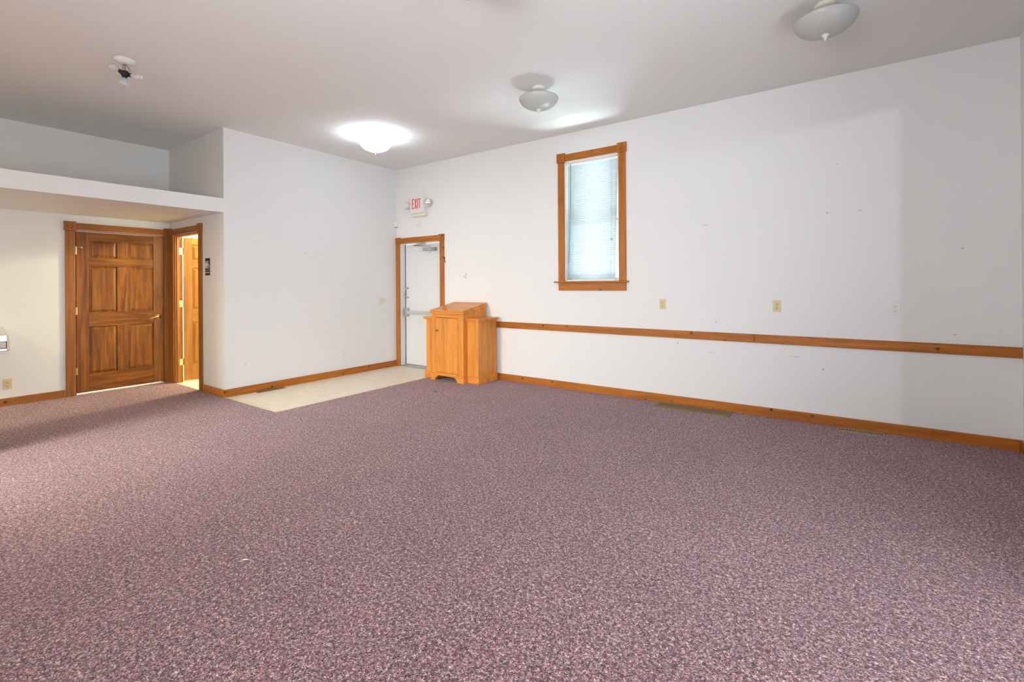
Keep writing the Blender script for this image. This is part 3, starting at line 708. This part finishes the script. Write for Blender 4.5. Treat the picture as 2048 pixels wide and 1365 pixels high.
ch_ = thing('door_chime', (.533, 0, 2.320), 'small round white chime on the wall above the exit door', 'chime')
mb = MB(); mb.lathe([(0, .020), (.016, .020), (.020, .010), (.030, .010), (.034, .022), (.044, .022), (.052, .012), (.052, 0)], (.533, 0, 2.320), 'white_plastic', (0, -1, 0), 32); mb.build('cover', ch_)
mb = MB(); mb.lathe([(0, .003), (.012, .0), ], (.533, -.0145, 2.320), 'cream_plastic', (0, -1, 0), 24); mb.build('button', ch_)
ms = thing('motion_sensor', (.0, .0, 2.366), 'small white motion sensor in the corner beside the exit door', 'sensor')
mb = MB(); mb.prism([(0, 0, 2.322), (0, -.052, 2.322), (.014, -.058, 2.322), (.048, -.024, 2.322), (.048, 0, 2.322)], (0, 0, .090), 'white_plastic'); mb.build('housing', ms, .006)
mb = MB(); mb.prism([(.004, -.004, 2.308), (.004, -.042, 2.308), (.014, -.048, 2.308), (.038, -.022, 2.308), (.038, -.004, 2.308)], (0, 0, .013), 'grey_rubber'); mb.build('lens', ms, .003)
ph = thing('picture_hook', (1.535, 0, 1.480), 'tiny grey picture hook on the wall between exit door and window', 'hook')
mb = MB(); mb.box((1.520, -.004, 1.495), (1.526, 0, 1.515), 'aluminium', Matrix.Rotation(math.radians(-28), 3, 'Y')).box((1.538, -.005, 1.482), (1.546, 0, 1.514), 'aluminium', Matrix.Rotation(math.radians(22), 3, 'Y')); mb.build('nail_plate', ph)
mb = MB(); mb.tube([(1.512, -.003, 1.478), (1.510, -.014, 1.466), (1.522, -.018, 1.457), (1.540, -.018, 1.455), (1.548, -.012, 1.462)], .0035, 'aluminium', 8).box((1.528, -.004, 1.436), (1.548, 0, 1.442), 'aluminium'); mb.build('hook', ph)
hk = thing('coat_hook', (1.100, -.010, 1.735), 'small black hook on the right edge of the exit door casing', 'hook')
mb = MB(); mb.tube([(1.100, -.012, 1.775), (1.118, -.016, 1.770), (1.112, -.018, 1.735), (1.125, -.022, 1.705), (1.142, -.024, 1.695)], .0045, 'black_plastic', 8); mb.cyl((1.099, -.010, 1.765), (1.112, -.010, 1.765), .010, 'black_plastic'); mb.build('hook', hk)

# ------------------------------------------------------------------ restroom sign
rs = thing('restroom_sign', (-.445, A, 1.597), 'black restroom sign with white pictograms right of the restroom door', 'sign')
mb = MB(); fbox(mb, mapA, -.511, -.382, 0, .004, 1.487, 1.705, 'black_plastic'); mb.build('plate', rs, .001)
def pict(mbx, cx, cz, s_, kind):
    P = lambda u, z: mapA(cx+u*s_, .0045, cz+z*s_)
    d_ = Vector((0, -.001, 0))
    disc = lambda u, z, r_: mbx.lathe([(0, .001), (r_*s_, .001), (r_*s_, 0)], P(u, z), 'sign_white', (0, -1, 0), 16)
    pr = lambda pts: mbx.prism([P(*q) for q in pts], d_, 'sign_white')
    if kind == 'man':
        disc(0, .86, .10); pr([(-.2, .72), (.2, .72), (.2, .36), (.13, .36), (.13, 0), (.02, 0), (.02, .34), (-.02, .34), (-.02, 0), (-.13, 0), (-.13, .36), (-.2, .36)])
    elif kind == 'woman':
        disc(0, .86, .10); pr([(-.13, .72), (.13, .72), (.26, .38), (.18, .36), (.22, .22), (.1, .22), (.1, 0), (-.1, 0), (-.1, .22), (-.22, .22), (-.18, .36), (-.26, .38)])
    else:
        disc(-.02, .86, .10); pr([(-.08, .74), (.02, .74), (.04, .52), (.24, .52), (.24, .45), (.04, .45), (.06, .38), (.26, .38), (.40, .08), (.32, .05), (.20, .30), (-.04, .30)])
        n_ = 22; o_ = [(-.02+.27*math.cos(a_), .22+.27*math.sin(a_)) for a_ in [math.radians(120+i*(220)/n_) for i in range(n_+1)]]
        i_ = [(-.02+.21*math.cos(a_), .22+.21*math.sin(a_)) for a_ in [math.radians(120+i*(220)/n_) for i in range(n_+1)]]
        for k in range(n_): pr([o_[k], o_[k+1], i_[k+1], i_[k]])
mb = MB(); pict(mb, -.488, 1.577, .096, 'man'); pict(mb, -.456, 1.577, .096, 'woman'); pict(mb, -.423, 1.577, .096, 'chair'); mb.build('pictogram', rs)
mb = MB(); fbox(mb, mapA, -.507, -.386, .004, .0048, 1.552, 1.556, 'sign_white'); mb.build('divider', rs)
cv = bpy.data.curves.new('restroom_text', 'FONT'); cv.body = 'RESTROOM'; cv.size = .0215; cv.extrude = .0004; cv.align_x = 'CENTER'; cv.align_y = 'CENTER'
to = bpy.data.objects.new('tmp', cv); COL.objects.link(to); bpy.context.view_layer.update()
me = bpy.data.meshes.new_from_object(to.evaluated_get(bpy.context.evaluated_depsgraph_get())); bpy.data.objects.remove(to)
me.materials.clear(); me.materials.append(MATS['sign_white']); tx = bpy.data.objects.new('lettering', me); COL.objects.link(tx); tx.parent = rs
tx.rotation_euler = (PI/2, 0, 0); tx.location = (0, -.0046, 1.522-1.597)

# ------------------------------------------------------------------ ceiling lights
def bowl_light(loc, label, glass, group):
    x, y, z = loc
    t_ = thing('ceiling_light', loc, label, 'ceiling light', group)
    mb = MB(); mb.lathe([(0, 0), (.062, 0), (.066, -.006), (.064, -.016), (.052, -.026), (.030, -.032), (0, -.034)], loc, 'fixture_enamel', (0, 0, 1), 36); mb.build('canopy', t_)
    mb = MB(); mb.cyl((x, y, z-.030), (x, y, z-.225), .005, 'fixture_enamel', 12); mb.lathe([(0, 0), (.04, -.005), (.04, -.03), (0, -.035)], (x, y, z-.075), 'fixture_enamel', (0, 0, 1), 24); mb.build('stem', t_)
    zr = -.108
    prof = [(.190, zr), (.193, zr-.002), (.192, zr-.010), (.184, zr-.030), (.165, zr-.056), (.135, zr-.078), (.095, zr-.095), (.050, zr-.104), (.0, zr-.107)]
    inner = [(r_*.97 if r_ else 0, h_+.005) for r_, h_ in prof[::-1]]; inner[-1] = (.186, zr)
    mb = MB(); mb.lathe(prof+inner[0:]+[prof[0]], loc, glass, (0, 0, 1), 56); mb.build('glass_bowl', t_)
    mb = MB(); mb.lathe([(0, -.213), (.024, -.213), (.026, -.219), (.018, -.226), (.014, -.231), (.010, -.240), (.006, -.244), (.0075, -.250), (0, -.258)], loc, 'fixture_enamel', (0, 0, 1), 24); mb.build('finial', t_)
    return t_
gl = 'alabaster bowl ceiling lights'
lit = bowl_light((1.248, -1.417, H), 'lit ceiling light glowing white above the exit door corner', 'alabaster_lit', gl)
unl = bowl_light((3.710, -1.418, H), 'unlit white bowl ceiling light left of the window', 'alabaster', gl)
dup(unl, (6.049, -1.420, H), 'unlit white bowl ceiling light at the top right, nearest the camera')
dup(unl, (4.345, -3.252, H), 'unlit bowl ceiling light above the frame, only its finial tip showing')
def point(name, loc, power, col, r_):
    l = bpy.data.lights.new(name, 'POINT'); l.energy = power; l.color = col; l.shadow_soft_size = r_
    o = bpy.data.objects.new(name, l); COL.objects.link(o); o.location = loc; return o
for k_ in range(3):
    a_ = k_*2*PI/3
    point('ceiling_bulb', (1.248+.085*math.cos(a_), -1.417+.085*math.sin(a_), H-.150), 7.8, (.76, .88, 1), .04)
point('assumed_restroom_bulb', (-.95, -1.60, 2.28), 200, (1, .88, .60), .07)  # assumed unseen lamp, for the light spilling out of the restroom doorway
wl = bowl_light((.97, -6.52, H), 'unseen bowl ceiling light added left of the frame for warm light', 'alabaster_lit', gl)  # unseen fixture added to warm the ceiling and alcove on the left
for k_ in range(3):
    a_ = k_*2*PI/3
    point('ceiling_bulb', (.97+.085*math.cos(a_), -6.52+.085*math.sin(a_), H-.135), 130, (1, .60, .26), .03)  # warm bulbs of the added unseen fixture

# fixture that has lost its glass
fx, fy = 1.166, -3.967
bf = thing('ceiling_light', (fx, fy, H), 'ceiling light without its glass bowl, bare bulbs on a black socket cluster', 'ceiling light')
mb = MB(); mb.lathe([(0, 0), (.074, 0), (.078, -.006), (.076, -.012), (.062, -.016), (.058, -.026), (.036, -.034), (0, -.036)], (fx, fy, H), 'white_plastic', (0, 0, 1), 36); mb.build('canopy', bf)
R_ = rt.copy()
def fp(a, b_, z): v_ = Vector((fx, fy, 0))+R_*a+fw*b_; return (v_.x, v_.y, z)
mb = MB(); mb.tube([fp(0, 0, H-.03), fp(0, 0, H-.10)], .004, 'brown_metal', 8).tube([fp(-.015, 0, H-.035), fp(-.022, 0, H-.095)], .0025, 'brown_metal', 6).tube([fp(.006, 0, H-.035), fp(.035, .0, H-.075), fp(.045, 0, H-.10)], .003, 'brown_metal', 6)
mb.tube([fp(-.03, 0, H-.12), fp(-.012, 0, H-.175), fp(-.006, 0, H-.182), fp(.014, 0, H-.180)], .004, 'brown_metal', 8); mb.build('bracket', bf)
mb = MB(); mb.lathe([(0, 0), (.022, 0), (.030, -.012), (.032, -.03), (.022, -.045), (0, -.048)], fp(0, 0, H-.095), 'black_plastic', (0, 0, 1), 20)
dirs = [(-.86, -.1, .50), (.97, .1, -.22), (.22, -.40, -.88)]
for a, b_, c_ in dirs:
    v_ = (R_*a+fw*b_+Vector((0, 0, c_))).normalized(); mb.cyl(Vector(fp(0, 0, H-.118)), Vector(fp(0, 0, H-.118))+v_*.048, .017, 'black_plastic', 16)
mb.build('socket_cluster', bf)
for a, b_, c_ in dirs:
    v_ = (R_*a+fw*b_+Vector((0, 0, c_))).normalized()
    mb = MB(); mb.lathe([(0, .045), (.013, .045), (.014, .060), (.024, .085), (.029, .108), (.026, .128), (.014, .141), (0, .144)], fp(0, 0, H-.118), 'bulb_glass', v_, 20); mb.build('bulb', bf)

sc_ = thing('paper_scrap', (3.741, -4.219, .004), 'tiny white scrap lying alone on the open carpet', 'scrap')
mb = MB(); mb.prism([(3.741-.011, -4.219-.010, .004), (3.741+.002, -4.219-.003, .006), (3.741+.013, -4.219+.011, .005), (3.741+.004, -4.219+.004, .009), (3.741-.006, -4.219-.003, .008)], (0, 0, .0015), 'sign_white'); mb.build('paper', sc_)
sd_ = thing('lint_speck', (1.948, -1.077, .003), 'small dark speck of lint on the carpet in front of the podium', 'lint')
mb = MB(); mb.lathe([(0, 0), (.012, .002), (.008, .007), (0, .008)], (1.948, -1.077, 0), 'dark_slot', (0, 0, 1), 9).lathe([(0, 0), (.007, .002), (0, .006)], (1.948+.016, -1.077+.006, 0), 'dark_slot', (0, 0, 1), 7); mb.build('fibres', sd_)

# ------------------------------------------------------------------ drinking fountain at the left edge
fo = thing('drinking_fountain', (B, -4.53, .62), 'stainless steel wall drinking fountain at the left edge of the photo', 'drinking fountain')
mb = MB(); X1 = -1.300
out = [(B, -4.305), (X1-.03, -4.305), (X1-.008, -4.313), (X1, -4.335), (X1, -4.725), (X1-.008, -4.747), (X1-.03, -4.755), (B, -4.755)]
mb.prism([(x_, y_, .655) for x_, y_ in out], (0, 0, .180), 'stainless'); mb.build('cabinet', fo, .008, 3)
mb = MB(); mb.prism([(B, -4.312, .835), (X1-.06, -4.312, .835), (B, -4.312, .905)], (0, -.435, 0), 'stainless'); mb.build('backsplash', fo, .004)
mb = MB(); mb.box((X1-.004, -4.70, .685), (X1+.006, -4.333, .765), 'black_plastic'); mb.build('push_bar', fo, .006, 3)
mb = MB(); mb.box((X1+.002, -4.692, .692), (X1+.010, -4.341, .758), 'pad_grey'); mb.build('push_pad', fo, .004, 3)
mb = MB(); mb.tube([(X1-.07, -4.40, .835), (X1-.07, -4.40, .875), (X1-.075, -4.42, .895), (X1-.085, -4.45, .898)], .011, 'stainless', 12); mb.build('bubbler', fo)

# ------------------------------------------------------------------ ground outside
mb = MB(); mb.box((-12, .6, -.6), (20, 30, -.5), 'outside_ground')
tag(mb.build('ground'), 'ground outside beyond the window', 'ground', kind='structure')
